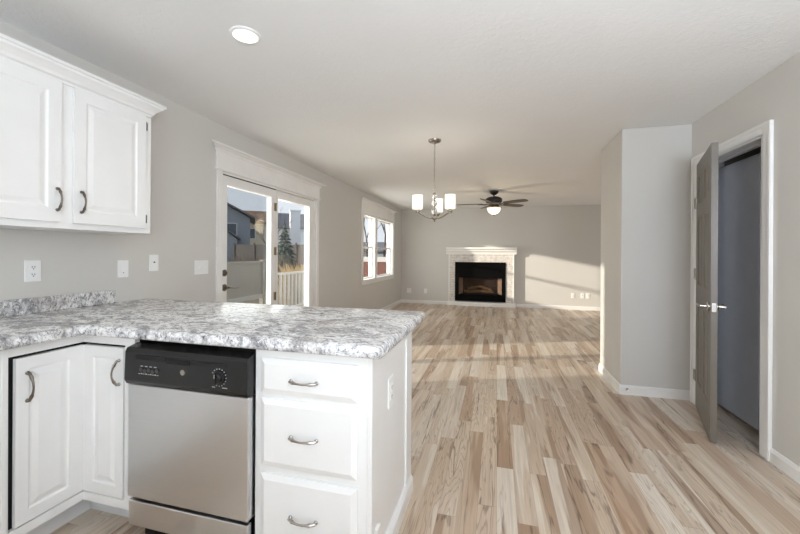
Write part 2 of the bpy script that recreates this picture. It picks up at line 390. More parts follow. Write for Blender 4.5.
struct('trim_1', tr1, M['trim'], 'white casing and crowned header of the patio door', 'door casing', bevel=0.002)

pd = thing('door_1', 'white glazed patio door pair with a lever on the left leaf', 'patio door', (WL-0.05, 3.69, 0), kind='structure')
fr = MB(); fr.box(WL-TH, WL, DY0, DY0+0.022, 0, DZ).box(WL-TH, WL, DY1-0.022, DY1, 0, DZ).box(WL-TH, WL, DY0, DY1, DZ-0.02, DZ).box(WL-TH, WL, DY0, DY1, -0.01, 0.03).box(WL-0.11, WL-0.012, 3.655, 3.672, 0.03, DZ-0.02)
build('door_frame', fr, M['trim'], pd)
def leaf(name, y0, y1, g0, g1, gx):
    zb, zt, g_z0, g_z1 = 0.035, 1.992, 0.26, 1.905
    x0, x1 = gx-0.012, WL-0.012
    mb = MB().box(x0, x1, y0, g0, zb, zt).box(x0, x1, g1, y1, zb, zt).box(x0, x1, g0, g1, zb, g_z0).box(x0, x1, g0, g1, g_z1, zt)
    o = build(name, mb, M['trim'], pd)
    return o, MB().box(gx-0.004, gx+0.004, g0, g1, g_z0, g_z1)
la, ga = leaf('door_leaf', 2.815, 3.652, 2.888, 3.578, WL-0.062)
build('glass_pane', ga, M['screen'], la)
lb, gb = leaf('fixed_leaf', 3.676, 4.575, 3.705, 4.437, WL-0.075)
build('glass_pane', gb, M['glass'], lb)
build('weatherstrip', MB().box(WL-0.03, WL-0.004, 2.82, 3.655, 1.993, 2.0), M['dark'], pd)
lk = MB().lathe([(0.031,0),(0.031,0.008),(0.024,0.016),(0.013,0.018),(0.013,0.022)], (WL-0.012, 2.853, 1.09), (1,0,0), 20)
lk.box(WL+0.008, WL+0.022, 2.849, 2.857, 1.078, 1.102)
tag(build('deadbolt', lk, M['pewter'], la), 'round nickel deadbolt')
lv = MB().lathe([(0.033,0),(0.033,0.008),(0.025,0.015),(0.012,0.018),(0.012,0.045)], (WL-0.012, 2.853, 0.955), (1,0,0), 20)
lv.tube([(WL+0.038, 2.853, 0.955),(WL+0.042, 2.885, 0.952),(WL+0.042, 2.93, 0.944),(WL+0.042, 2.97, 0.948),(WL+0.040, 2.995, 0.956)], [0.011,0.010,0.008,0.008,0.006])
tag(build('door_lever', lv, M['pewter'], la), 'curved nickel lever handle')
for z in (1.80, 1.30, 0.79, 0.22):
    build('hinge', MB().box(WL-0.013, WL-0.009, 3.632, 3.676, z-0.045, z+0.045).tube([(WL-0.006, 3.664, z-0.047), (WL-0.006, 3.664, z+0.047)], 0.006, 8), M['brass'], la)

# ---- living room window
tr2 = MB()
tr2.box(WL, WL+0.018, 6.345, 6.43, 0.765, 2.048).box(WL, WL+0.018, 8.45, 8.54, 0.765, 2.048); header(tr2, 6.34, 8.545, 2.06, 2.29, 0.05)
tr2.box(WL, WL+0.018, 6.345, 8.54, 0.69, 0.765)
struct('trim_2', tr2, M['trim'], 'white casing and crowned header of the far window', 'window casing', bevel=0.002)
wi = thing('window_1', 'white twin double-hung window beyond the patio door', 'window', (WL-0.05, 7.4, WZ0), kind='structure')
fr = MB().box(WL-TH, WL, WY0, WY0+0.02, WZ0, WZ1).box(WL-TH, WL, WY1-0.02, WY1, WZ0, WZ1).box(WL-TH, WL, WY0, WY1, WZ1-0.03, WZ1).box(WL-TH, WL+0.03, WY0, WY1, WZ0, WZ0+0.025)
fr.box(WL-TH, WL-0.005, 7.16, 7.31, WZ0, WZ1)
build('window_frame', fr, M['trim'], wi)
for (a, b) in ((WY0+0.02, 7.16), (7.31, WY1-0.02)):
    for (z0, z1, gx) in ((WZ0+0.025, 1.42, WL-0.075), (1.38, WZ1-0.03, WL-0.105)):
        w = 0.028
        sb = MB().box(gx-0.014, gx+0.014, a, a+w, z0, z1).box(gx-0.014, gx+0.014, b-w, b, z0, z1).box(gx-0.014, gx+0.014, a+w, b-w, z0, z0+w).box(gx-0.014, gx+0.014, a+w, b-w, z1-w, z1)
        so = build('sash', sb, M['trim'], wi)
        build('glass_pane', MB().box(gx-0.003, gx+0.003, a+w, b-w, z0+w, z1-w), M['glass'], so)

# ---- doorway on the right
CX = WR-0.016
tr3 = MB().box(CX, WR, OY0-0.075, OY0+0.004, 0, OZ+0.07).box(CX, WR, OY1-0.004, OY1+0.075, 0, OZ+0.07).box(CX, WR, OY0+0.004, OY1-0.004, OZ-0.004, OZ+0.07)
tr3.box(CX-0.006, CX, OY0-0.075, OY0-0.05, 0, OZ+0.07).box(CX-0.006, CX, OY0-0.05, OY1+0.05, OZ+0.048, OZ+0.07).box(CX-0.006, CX, OY1+0.05, OY1+0.075, 0, OZ+0.07)
tr3.box(CX, WR+0.118, OY0, OY0+0.016, 0, OZ).box(CX, WR+0.118, OY1-0.016, OY1, 0, OZ).box(CX, WR+0.118, OY0, OY1, OZ-0.016, OZ)
tr3.box(WR+0.045, WR+0.08, OY0+0.016, OY0+0.026, 0, OZ-0.016).box(WR+0.045, WR+0.08, OY1-0.026, OY1-0.016, 0, OZ-0.016).box(WR+0.045, WR+0.08, OY0+0.016, OY1-0.016, OZ-0.028, OZ-0.016)
struct('trim_3', tr3, M['trim'], 'white casing around the right doorway', 'door casing', bevel=0.003)
slab3 = build('door_3', MB().box(1.83, 1.865, 3.215, 3.778, 0.016, 2.02), M['slabpaint'], None, 0.002)
tag(slab3, 'flat slate-grey door panel standing dim inside the doorway', 'door', None, 'structure')
struct('wall_inner', MB().box(1.90, 1.94, 2.6, 3.78, 0, CE), M['closet'], 'dim space behind the slate-grey panel', 'wall')

HP = Vector((WR-0.022, 3.648, 0)); FE = Vector((1.408, 2.945, 0))
dv = (FE - HP); LW = dv.length; dv.normalize(); dn = Vector((-dv.y, dv.x, 0))       # dn to the wall side
if dn.x < 0: dn = -dn
dl = thing('door_2', 'open taupe six-panel door hinged on the right doorway', 'door', (HP.x, HP.y, 0), kind='structure')
db = MB()
W_ = LW
us = [0, 0.105, 0.105+(W_-0.31)/2, 0.105+(W_-0.31)/2+0.1, W_-0.105, W_]
vs_ = [0.012, 0.235, 0.865, 1.035, 1.60, 1.70, 1.93, 2.045]
db.slab(HP, dv, (0,0,1), dn, us, vs_, 0.036, [(0.0,0.0),(0.014,0.009),(0.022,0.009),(0.05,0.003)], back=True)
dleaf = build('door_leaf', db, M['doorpaint'], dl)
for sgn, base in ((-1, 0.0), (1, 0.036)):
    c = HP + dv*(W_-0.065) + dn*base + Vector((0,0,0.925)); nn = dn*sgn
    h = MB().lathe([(0.033,0),(0.033,0.007),(0.026,0.013),(0.013,0.016),(0.012,0.05)], c, nn, 20)
    e = c + nn*0.052
    h.tube([e - nn*0.006, e - dv*0.03, e - dv*0.075, e - dv*0.115 + Vector((0,0,0.004))], [0.011, 0.010, 0.009, 0.007])
    tag(build('door_lever', h, M['nickel'], dleaf), 'shiny nickel lever handle')
c = HP + dv*(W_-0.0005) + dn*0.018 + Vector((0,0,0.925))
build('latch_plate', MB().add([c + dn*a + Vector((0,0,b)) + dv*k for k in (0, 0.002) for a, b in ((-0.012,-0.03),(0.012,-0.03),(0.012,0.03),(-0.012,0.03))], [(0,1,2,3),(4,5,6,7),(0,1,5,4),(1,2,6,5),(2,3,7,6),(3,0,4,7)]), M['nickel'], dleaf)
for z in (1.72, 1.12, 0.26):
    build('hinge', MB().box(CX-0.0035, CX, OY1-0.02, OY1+0.022, z-0.045, z+0.045).tube([(CX-0.007, OY1-0.02, z-0.048), (CX-0.007, OY1-0.02, z+0.048)], 0.007, 8), M['nickel'], dl)

# ------------------------------------------------------------------ kitchen: counter and base cabinets
CT0, CT1 = 0.90, 0.945
def counter():
    root = thing('countertop', 'grey and white speckled L-shaped countertop over the white cabinets', 'countertop', (-1.4, 1.6, CT0))
    FX, FY, EX, BY, YA, r = -1.80, 1.228, -0.392, 2.085, -0.2, 0.035
    out = [(WL+0.001, YA), (FX, YA), (FX, FY-0.03), (FX+0.009, FY-0.009), (FX+0.03, FY)]
    def arc(cx, cy, a0, a1): return [(cx + r*math.cos(math.radians(a0+(a1-a0)*k/5)), cy + r*math.sin(math.radians(a0+(a1-a0)*k/5))) for k in range(6)]
    out += arc(EX-0.02, FY+0.02, -90, 0) if False else [(EX-0.012, FY), (EX, FY+0.012)]
    out += arc(EX-r, BY-r, 0, 90) + [(WL+0.001, BY)]
    # rounded front edge: stacked inset outlines
    n = len(out); ctr = out
    def inset(d):
        res = []
        for i in range(n):
            p0, p1, p2 = Vector(ctr[i-1]+(0,)), Vector(ctr[i]+(0,)), Vector(ctr[(i+1) % n]+(0,))
            e1 = (p1-p0).normalized(); e2 = (p2-p1).normalized(); n1 = Vector((-e1.y, e1.x, 0)); n2 = Vector((-e2.y, e2.x, 0))
            m = (n1+n2); m = m/max(0.3, m.dot(n1)) if m.length > 1e-6 else n1
            q = p1 + m*d
            if abs(p1.x-(WL+0.001)) < 1e-6: q.x = p1.x
            res.append(q)
        return res
    lay = [(0.010, 0.0), (0.003, 0.003), (0.0, 0.010), (0.0, 0.030), (0.003, 0.038), (0.008, 0.0425), (0.016, 0.045)]
    vs = []
    for d, z in lay: vs += [(p.x, p.y, CT0+z) for p in inset(d)]
    fs = [tuple(reversed(range(n))), tuple(range((len(lay)-1)*n, len(lay)*n))]
    for k in range(len(lay)-1):
        for i in range(n): fs.append((k*n+i, k*n+(i+1) % n, (k+1)*n+(i+1) % n, (k+1)*n+i))
    mb = MB().add(vs, fs, True)
    build('worktop', mb, M['granite'], root, sharp=50)
    build('backsplash', MB().box(WL+0.001, WL+0.021, YA, 1.835, CT1, CT1+0.083), M['granite'], root, 0.004)
counter()

RINGS = [(0.0,0.0),(0.006,0.006),(0.013,0.006),(0.035,0.0005)]
def bow_pull(mb, a, b, n, rise=0.026):
    """Arched pull between a and b, standing out along n, with flattened feet."""
    a, b, n = Vector(a), Vector(b), Vector(n); pts = []; rs = []
    for k in range(13):
        t = k/12; s = math.sin(math.pi*t)
        pts.append(a + (b-a)*t + n*(0.010 + rise*(s**0.8 if s > 0 else 0))); rs.append(0.0062 - 0.0022*s + (0.002 if k in (2, 10) else 0))
    mb.tube(pts, rs, 8)
    for p in (a, b): mb.lathe([(0.008,0),(0.008,0.003),(0.005,0.006),(0.005,0.014)], p, n, 12)
    return mb

def drawer_cabinet():
    X0, X1, YF, YB = -0.934, -0.445, 1.275, 1.925
    root = thing('drawer_cabinet', 'white three-drawer base cabinet at the end of the peninsula', 'cabinet', (-0.69, 1.6, 0))
    build('body', MB().box(X0, X1-0.012, YF, YB-0.006, 0.005, CT0-0.003), M['cab'], root, 0.002)
    p = MB().box(X1-0.012, X1-0.004, YF+0.002, YB, 0.0, CT0-0.003)
    p.box(X1-0.004, X1+0.006, YF+0.001, YF+0.03, 0, CT0-0.003).box(X1-0.004, X1+0.006, YB-0.11, YB, 0, CT0-0.003).box(X1-0.004, X1+0.006, YF+0.03, YB-0.11, 0.845, CT0-0.003)
    build('end_panel', p, M['cab'], root, 0.002)
    build('base_molding', MB().extrude([(X1-0.004, YF+0.09, 0), (X1+0.018, YF+0.09, 0), (X1+0.018, YF+0.09, 0.075), (X1+0.006, YF+0.09, 0.092), (X1-0.004, YF+0.09, 0.092)], (0, YB-YF-0.09, 0)).box(X1-0.004, X1+0.01, YF+0.06, YF+0.10, 0.13, 0.215), M['cab'], root, 0.002)
    for k, (z0, z1) in enumerate(((0.722, 0.862), (0.437, 0.704), (0.130, 0.407))):
        b = MB(); ins = 0.022
        b.slab((-0.902, YF, z0), (1,0,0), (0,0,1), (0,-1,0), [0, 0.0001, 0.4099, 0.41], [0, 0.0001, z1-z0-0.0001, z1-z0], 0.010, [(0,0),(ins,-0.009)])
        d = build('drawer', b, M['cab'], root, 0.0015)
        zc = (0.782, 0.565, 0.257)[k]
        build('drawer_pull', bow_pull(MB(), (-0.762, YF-0.019, zc+0.002), (-0.654, YF-0.019, zc+0.002), (0,-1,0), 0.018), M['nickel'], d)
drawer_cabinet()

def dishwasher():
    X0, X1, Y = -1.553, -0.941, 1.24
    root = thing('dishwasher', 'stainless dishwasher with black control panel under the counter', 'dishwasher', (-1.27, 1.55, 0))
    build('tub', MB().box(X0+0.012, X1-0.012, Y+0.05, 1.90, 0.10, 0.865), M['blackp'], root)
    build('door', MB().box(X0, X1, Y, Y+0.05, 0.212, 0.704), M['steel'], root, 0.006, 3)
    cp = build('control_panel', MB().extrude([(X0-0.003, Y+0.05, 0.706), (X0-0.003, Y-0.004, 0.706), (X0-0.003, Y-0.014, 0.725), (X0-0.003, Y-0.010, 0.845), (X0-0.003, Y-0.002, 0.862), (X0-0.003, Y+0.05, 0.874)], (X1-X0+0.006, 0, 0)), M['blackp'], root, 0.004, 3)
    F = Y - 0.0125
    build('vent_slot', MB().box(-1.49, -1.335, F-0.001, F+0.01, 0.818, 0.835).box(-1.325, -1.215, F-0.001, F+0.01, 0.818, 0.835).box(-1.205, -1.035, F-0.001, F+0.01, 0.820, 0.832), M['dark'], cp)
    build('latch_recess', MB().box(-1.325, -1.215, F-0.003, F+0.01, 0.812, 0.821), M['dark'], cp)
    for k in range(5):
        x = -1.462 + 0.021*k
        build('button', MB().lathe([(0.0085,0),(0.0085,0.003),(0.007,0.005)], (x, F, 0.776 - 0.004*(k % 2)), (0,-1,0), 14), M['slot'], cp)
    mk = MB()
    for k in range(9): mk.box(-1.475+0.0122*k, -1.475+0.0122*k+0.007, F-0.0018, F+0.002, 0.757, 0.7595 + 0.002*(k % 2))
    build('button_markings', mk, M['greyprint'], cp)
    mk = MB()
    for k in range(4): mk.box(-1.465+0.024*k, -1.465+0.024*k+0.012, F-0.0018, F+0.002, 0.790, 0.7925)
    build('button_captions', mk, M['greyprint'], cp)
    mk = MB()
    for k in range(15):
        a = math.radians(-60 + 300*k/14); cx, cz = -1.068 + 0.034*math.sin(a), 0.778 + 0.034*math.cos(a)
        mk.box(cx-0.0017, cx+0.0017, F-0.0018, F+0.002, cz-0.0017, cz+0.0017)
    mk.box(-1.10, -1.085, F-0.0018, F+0.002, 0.737, 0.740).box(-1.052, -1.028, F-0.0018, F+0.002, 0.737, 0.740)
    build('dial_markings', mk, M['greyprint'], cp)
    build('badge', MB().lathe([(0.012,0),(0.012,0.003),(0.010,0.004)], (-1.245, F+0.001, 0.782), (0,-1,0), 20), M['nickel'], cp)
    dl_ = MB().lathe([(0.028,0),(0.028,0.005),(0.022,0.008),(0.020,0.020),(0.018,0.022)], (-1.068, F, 0.778), (0,-1,0), 28); dl_.box(-1.0715, -1.0645, F-0.026, F-0.018, 0.758, 0.798)
    kd = build('dial', dl_, M['blackp'], cp)
    build('dial_pointer', MB().box(-1.0695, -1.0665, F-0.0272, F-0.0255, 0.782, 0.797), M['greyprint'], kd)
    build('access_panel', MB().box(X0+0.004, X1-0.004, Y+0.004, Y+0.03, 0.088, 0.196), M['steel'], root, 0.004)
    build('toe_kick', MB().box(X0+0.02, X1-0.02, Y+0.07, Y+0.10, 0.0, 0.10), M['blackp'], root)
dishwasher()

def corner_cabinet():
    FX, FY = -1.86, 1.275
    root = thing('corner_cabinet', 'white corner base cabinet with a two-leaf folding door', 'cabinet', (-2.1, 1.5, 0))
    body = MB().box(WL+0.004, -1.61, FY+0.024, 1.905, 0.12, CT0-0.001).box(WL+0.004, FX-0.024, 0.985, FY+0.024, 0.12, CT0-0.001)
    build('carcass', body, M['dark'], root)  # solid block coloured black for the shade inside the cabinet
    f = MB()
    f.box(FX-0.024, FX, 0.983, 1.002, 0.12, CT0-0.001)
    f.box(FX-0.024, FX, 1.002, FY+0.024, 0.856, CT0-0.001).box(FX, -1.61, FY, FY+0.024, 0.856, CT0-0.001)
    f.box(FX-0.024, FX, 1.002, FY+0.024, 0.12, 0.160).box(FX, -1.61, FY, FY+0.024, 0.12, 0.160)
    f.box(-1.612, -1.557, FY, FY+0.024, 0.12, CT0-0.001)
    build('face_frame', f, M['cab'], root, 0.0015)
    build('toe_kick', MB().box(FX-0.105, FX-0.09, 0.985, 1.37, 0, 0.12).box(FX-0.09, -1.60, 1.37, 1.385, 0, 0.12), M['kick'], root)
    d1 = MB().slab((FX-0.016, 1.024, 0.166), (0,1,0), (0,0,1), (1,0,0), [0, 0.043, 0.192, 0.251], [0, 0.05, 0.628, 0.678], 0.018, RINGS)
    o1 = build('door', d1, M['cab'], root, 0.0015)
    build('door_pull', bow_pull(MB(), (FX+0.002, 1.062, 0.665), (FX+0.002, 1.062, 0.778), (1,0,0)), M['pewter'], o1)
    d2 = MB().slab((-1.8578, FY+0.016, 0.166), (1,0,0), (0,0,1), (0,-1,0), [0, 0.057, 0.197, 0.2385], [0, 0.05, 0.628, 0.678], 0.018, RINGS)
    o2 = build('door', d2, M['cab'], root, 0.0015)
    build('door_pull', bow_pull(MB(), (-1.642, FY-0.002, 0.680), (-1.642, FY-0.002, 0.788), (0,-1,0)), M['nickel'], o2)
corner_cabinet()

def side_base():
    FX = -1.86
    root = thing('base_cabinet', 'white base cabinet at the left edge beside the corner cabinet', 'cabinet', (-2.14, 0.4, 0))
    build('body', MB().box(WL+0.004, FX-0.002, -0.19, 0.983, 0.12, CT0-0.001), M['cab'], root, 0.002)
    build('toe_kick', MB().box(FX-0.105, FX-0.09, -0.19, 0.985, 0, 0.12), M['kick'], root)
    for y0 in (-0.15, 0.385):
        d = build('door', MB().slab((FX-0.002, y0, 0.166), (0,1,0), (0,0,1), (1,0,0), [0, 0.06, 0.455, 0.515], [0, 0.055, 0.62, 0.678], 0.018, RINGS), M['cab'], root, 0.0015)
        yy = y0 + (0.48 if y0 < 0 else 0.035)
        build('door_pull', bow_pull(MB(), (FX+0.016, yy, 0.665), (FX+0.016, yy, 0.778), (1,0,0)), M['nickel'], d)
side_base()

def wall_cabinet():
    FX = -2.108
    root = thing('wall_cabinet', 'white two-door wall cabinet with crown molding above the counter', 'cabinet', (-2.27, 1.36, 1.392))
    build('body', MB().box(WL+0.001, FX, 0.925, 1.826, 1.392, 2.13), M['cab'], root, 0.002)
    prof = [(0.0, 2.118), (0.010, 2.118), (0.012, 2.13), (0.022, 2.136), (0.028, 2.15), (0.046, 2.168), (0.056, 2.176), (0.058, 2.186), (0.068, 2.19), (0.068, 2.203), (0.0, 2.203)]
    cr = MB(); vs = []; n = len(prof)
    for p, z in prof: vs.append((FX+p, 0.925, z))
    for p, z in prof: vs.append((FX+p, 1.807+p, z))
    for p, z in prof: vs.append((WL+0.001, 1.807+p, z))
    fs = [tuple(range(n)), tuple(range(2*n, 3*n))] + [(s*n+i, s*n+(i+1) % n, (s+1)*n+(i+1) % n, (s+1)*n+i) for s in (0, 1) for i in range(n)]
    build('crown_molding', cr.add(vs, fs), M['cab'], root)
    for k, (y0, y1) in enumerate(((0.936, 1.326), (1.384, 1.777))):
        w = y1-y0
        d = build('door', MB().slab((FX+0.001, y0, 1.424), (0,1,0), (0,0,1), (1,0,0), [0, 0.056, w-0.056, w], [0, 0.066, 0.634, 0.690], 0.018, RINGS), M['cab'], root, 0.003)
        yy = 1.308 if k == 0 else 1.416
        build('door_pull', bow_pull(MB(), (FX+0.019, yy, 1.482), (FX+0.019, yy, 1.586), (1,0,0), 0.022), M['pewter'], d)
        for z in (1.482, 2.055):
            ye = y1 if k else y0; s = 1 if k else -1
            build('hinge', MB().box(FX+0.001, FX+0.004, ye, ye+s*0.022, z-0.024, z+0.024).tube([(FX+0.009, ye+s*0.006, z-0.026), (FX+0.009, ye+s*0.006, z+0.026)], 0.006, 8), M['pewter'], d)
wall_cabinet()

# ------------------------------------------------------------------ wall plates (local frame: plate in the x-z plane, facing -y)
def plate(name, label, cat, loc, rz, w, h, kind, group=None):
    root = thing(name, label, cat, loc, group); root.rotation_euler = (0, 0, rz)
    B = lambda nm, mb, m, par=root, bv=0.0: build(nm, mb, m, par, bv, local=True)
    B('cover_plate', MB().box(-w/2, w/2, -0.006, 0, -h/2, h/2), M['plate'], root, 0.003)
    if kind in ('outlet', 'double'):
        cols = (0,) if kind == 'outlet' else (-0.023, 0.023)
        for cx in cols:
            for cz in (0.02, -0.02):
                f = B('socket_face', MB().box(cx-0.0165, cx+0.0165, -0.0085, -0.005, cz-0.0135, cz+0.0135), M['plate'], root, 0.002)
                B('slot', MB().box(cx-0.0075, cx-0.0045, -0.0088, -0.006, cz-0.002, cz+0.006).box(cx+0.0045, cx+0.0075, -0.0088, -0.006, cz-0.002, cz+0.006).lathe([(0.0032,0),(0.0032,0.0028)], (cx, -0.006, cz-0.008), (0,-1,0), 10), M['slot'], f)
    elif kind == 'rocker':
        B('rocker', MB().box(-0.0165, 0.0165, -0.0085, -0.005, -0.033, 0.033), M['plate'], root, 0.002)
        B('indicator', MB().box(-0.004, 0.004, -0.0092, -0.008, -0.028, -0.024), M['slot'])
    elif kind == 'jack':
        B('jack', MB().lathe([(0.0055,0),(0.0055,0.004),(0.003,0.005),(0.003,0.008)], (0, -0.006, 0.004), (0,-1,0), 12), M['slot'])
    elif kind == 'switches':
        for cx in (-0.023, 0.023):
            B('toggle', MB().box(cx-0.006, cx+0.006, -0.008, -0.005, -0.012, 0.012).box(cx-0.0035, cx+0.0035, -0.016, -0.006, 0.0, 0.008), M['plate'])
    for cx in ((0,) if w < 0.09 else (-0.023, 0.023)):
        for cz in ((0.0,) if kind in ('outlet', 'double') else (0.047, -0.047)): B('screw', MB().lathe([(0.003,0),(0.003,0.0008)], (cx, -0.006, cz), (0,-1,0), 10), M['plate'])
    return root
HP2 = math.pi/2
plate('outlet', 'white duplex outlet under the wall cabinet', 'outlet', (WL, 1.402, 1.172), HP2, 0.074, 0.116, 'outlet')
plate('wall_switch', 'white single rocker switch plate near the backsplash end', 'light switch', (WL, 1.894, 1.165), HP2, 0.074, 0.116, 'rocker')
plate('jack_plate', 'white jack plate with one dark centre hole', 'wall plate', (WL, 2.122, 1.20), HP2, 0.074, 0.118, 'jack')
plate('wall_switch', 'white two-toggle switch plate beside the patio door', 'light switch', (WL, 2.568, 1.153), HP2, 0.150, 0.118, 'switches')
plate('outlet', 'white outlet on the end panel of the peninsula', 'outlet', (-0.449, 1.545, 0.672), HP2, 0.075, 0.130, 'outlet')
plate('outlet', 'square white two-gang plate low on far wall near the window corner', 'outlet', (-2.205, BK, 0.325), 0, 0.118, 0.118, 'double')
plate('outlet', 'narrow white outlet low on far wall left of the fireplace', 'outlet', (-1.77, BK, 0.325), 0, 0.076, 0.120, 'outlet')
plate('outlet', 'white outlet low on sunlit wall, first right of the fireplace', 'outlet', (1.725, BK, 0.33), 0, 0.076, 0.120, 'outlet')
plate('jack_plate', 'white jack plate low on sunlit wall, middle of the three', 'wall plate', (1.93, BK, 0.33), 0, 0.076, 0.120, 'jack')
plate('outlet', 'white outlet low on sunlit wall, farthest from the fireplace', 'outlet', (2.045, BK, 0.33), 0, 0.076, 0.120, 'outlet')

ds = thing('door_stop', 'small spring door stop on the projecting wall block baseboard', 'door stop', (1.157, 3.766, 0.05))
build('rosette', MB().lathe([(0.012,0),(0.012,0.004),(0.006,0.008)], (1.157, 3.766, 0.05), (0,-1,0), 14), M['nickel'], ds)
build('spring', MB().tube([(1.157 + 0.005*math.cos(a*1.2), 3.760 - 0.0005*a, 0.05 + 0.005*math.sin(a*1.2)) for a in range(48)], 0.0013, 6), M['nickel'], ds)
build('rubber_tip', MB().lathe([(0.007,0),(0.007,0.01),(0.005,0.013)], (1.157, 3.737, 0.05), (0,-1,0), 12), M['plate'], ds)

# ------------------------------------------------------------------ recessed light
rl = thing('recessed_light', 'lit round recessed ceiling light above the kitchen', 'ceiling light', (-1.305, 1.678, CE))
build('trim_ring', MB().lathe([(0.066,0.0),(0.080,0.0),(0.080,-0.003),(0.074,-0.008),(0.064,-0.008),(0.064,-0.002)], (-1.305, 1.678, CE), seg=40), M['plate'], rl)
build('lens', MB().lathe([(0.0655,-0.001),(0.0655,-0.004),(0.055,-0.005)], (-1.305, 1.678, CE), seg=40), M['lens'], rl)
d = bpy.data.lights.new('recessed_glow', 'SPOT'); d.energy = 9; d.spot_size = math.radians(130); d.spot_blend = 0.8; d.shadow_soft_size = 0.06; d.color = (1, 0.93, 0.82)
o = bpy.data.objects.new('recessed_glow', d); COL.objects.link(o); o.location = (-1.305, 1.678, CE-0.03)

# ------------------------------------------------------------------ chandelier
def chandelier():
    cx, cy = -0.618, 3.70
    root = thing('chandelier', 'nickel three-shade chandelier on a chain with crystal balls', 'chandelier', (cx, cy, CE))
    build('canopy', MB().lathe([(0.066,0),(0.066,-0.008),(0.058,-0.020),(0.02,-0.028),(0.012,-0.04)], (cx, cy, CE)), M['nickel'], root)
    ch = MB(); z = CE-0.035; k = 0
    while z > 1.905:
        pts = []
        for q in range(13):
            a = 2*math.pi*q/12; u = 0.0075*math.cos(a); w = 0.017*math.sin(a)
            pts.append((cx + (u if k % 2 else 0), cy + (0 if k % 2 else u), z-0.017+w))
        ch.tube(pts, 0.0022, 6); z -= 0.028; k += 1
    build('chain', ch, M['nickel'], root)
    build('stem', MB().tube([(cx, cy, 1.91), (cx, cy, 1.63)], 0.006).lathe([(0.016,0),(0.02,0.004),(0.016,0.012),(0.007,0.018)], (cx, cy, 1.885)), M['nickel'], root)
    for zz, r in ((1.862, 0.026), (1.795, 0.033), (1.715, 0.036)):
        build('crystal_ball', MB().ball((cx, cy, zz), r, 1.1, 12, 8), M['crystal'], root)
    build('hub', MB().lathe([(0.012,0.03),(0.022,0.02),(0.034,0.004),(0.034,-0.006),(0.022,-0.016),(0.012,-0.022),(0.008,-0.04),(0.002,-0.046)], (cx, cy, 1.648)), M['nickel'], root)
    R = 0.187
    for deg in (-145, -24, 87):
        a = math.radians(deg); ux, uy = math.cos(a), math.sin(a)
        P = lambda r, zz: (cx+ux*r, cy+uy*r, zz)
        arm = build('arm', MB().tube([P(0.02,1.645), P(0.05,1.640), P(0.09,1.648), P(0.13,1.668), P(0.17,1.688), P(R,1.690), P(R+0.02,1.684)], [0.009,0.008,0.007,0.007,0.008,0.009,0.005])
              .lathe([(0.010,-0.012),(0.012,0.0),(0.026,0.010),(0.026,0.016),(0.014,0.022),(0.014,0.036)], P(R,1.692)), M['nickel'], root)
        s = build('shade', MB().lathe([(0.030,0.0),(0.048,0.003),(0.052,0.010),(0.052,0.142),(0.048,0.142),(0.048,0.012),(0.03,0.006)], P(R,1.722), seg=32), M['shade'], arm)
        d = bpy.data.lights.new('shade_bulb', 'POINT'); d.energy = 0.5; d.shadow_soft_size = 0.045; d.color = (1, 0.90, 0.78)
        o = bpy.data.objects.new('shade_bulb', d); COL.objects.link(o); o.location = P(R, 1.722+0.21)
chandelier()

# ------------------------------------------------------------------ ceiling fan
def fan():
    cx, cy = -0.055, 6.92
    root = thing('ceiling_fan', 'dark bronze five-blade ceiling fan with lit bowl', 'ceiling fan', (cx, cy, CE))
    build('canopy', MB().lathe([(0.082,0),(0.082,-0.015),(0.070,-0.045),(0.03,-0.075),(0.016,-0.08)], (cx, cy, CE)), M['bronze'], root)
    build('downrod', MB().tube([(cx, cy, CE-0.07), (cx, cy, 2.29)], 0.014), M['bronze'], root)
    build('motor_housing', MB().lathe([(0.03,0.05),(0.10,0.04),(0.142,0.015),(0.148,-0.02),(0.142,-0.055),(0.10,-0.065)], (cx, cy, 2.285)), M['bronze'], root)
    build('nickel_band', MB().lathe([(0.09,0.0),(0.118,-0.005),(0.125,-0.03),(0.11,-0.055),(0.075,-0.07),(0.10,-0.078),(0.138,-0.082),(0.14,-0.095),(0.10,-0.098)], (cx, cy, 2.225)), M['nickel'], root)
    for k in range(5):
        a = math.pi + math.radians(2) + k*2*math.pi/5; u = Vector((math.cos(a), math.sin(a), 0)); w = Vector((-u.y, u.x, 0)); c = Vector((cx, cy, 2.20)); tl = math.radians(-12)
        wv = w*math.cos(tl) + Vector((0,0,1))*math.sin(tl)
        ir = build('blade_iron', MB().tube([c+u*0.10, c+u*0.16+Vector((0,0,-0.012)), c+u*0.24], [0.012, 0.010, 0.012], 8).extrude([c+u*0.20-wv*0.02-Vector((0,0,0.009)), c+u*0.20+wv*0.02-Vector((0,0,0.009)), c+u*0.29+wv*0.035-Vector((0,0,0.009)), c+u*0.29-wv*0.035-Vector((0,0,0.009))], (0,0,0.004)), M['bronze'], root)
        out = [(0.21,-0.045),(0.30,-0.058),(0.52,-0.066),(0.62,-0.060),(0.66,-0.042),(0.675,0.0),(0.66,0.042),(0.62,0.060),(0.52,0.066),(0.30,0.058),(0.21,0.045)]
        build('blade', MB().extrude([c+u*r+wv*s for r, s in out], (0,0,0.007)), M['blade'], root)
    build('light_bowl', MB().lathe([(0.122,0.0),(0.124,-0.012),(0.114,-0.048),(0.088,-0.084),(0.05,-0.108),(0.01,-0.116)], (cx, cy, 2.128)), M['bowl'], root)
    build('finial', MB().lathe([(0.012,0.0),(0.014,-0.008),(0.006,-0.014),(0.010,-0.022),(0.002,-0.034)], (cx, cy, 2.014)), M['bronze'], root)
    d = bpy.data.lights.new('fan_bulb', 'POINT'); d.energy = 8; d.shadow_soft_size = 0.16; d.color = (1.0, 0.80, 0.52)
    o = bpy.data.objects.new('fan_bulb', d); COL.objects.link(o); o.location = (cx, cy, 1.86)
fan()

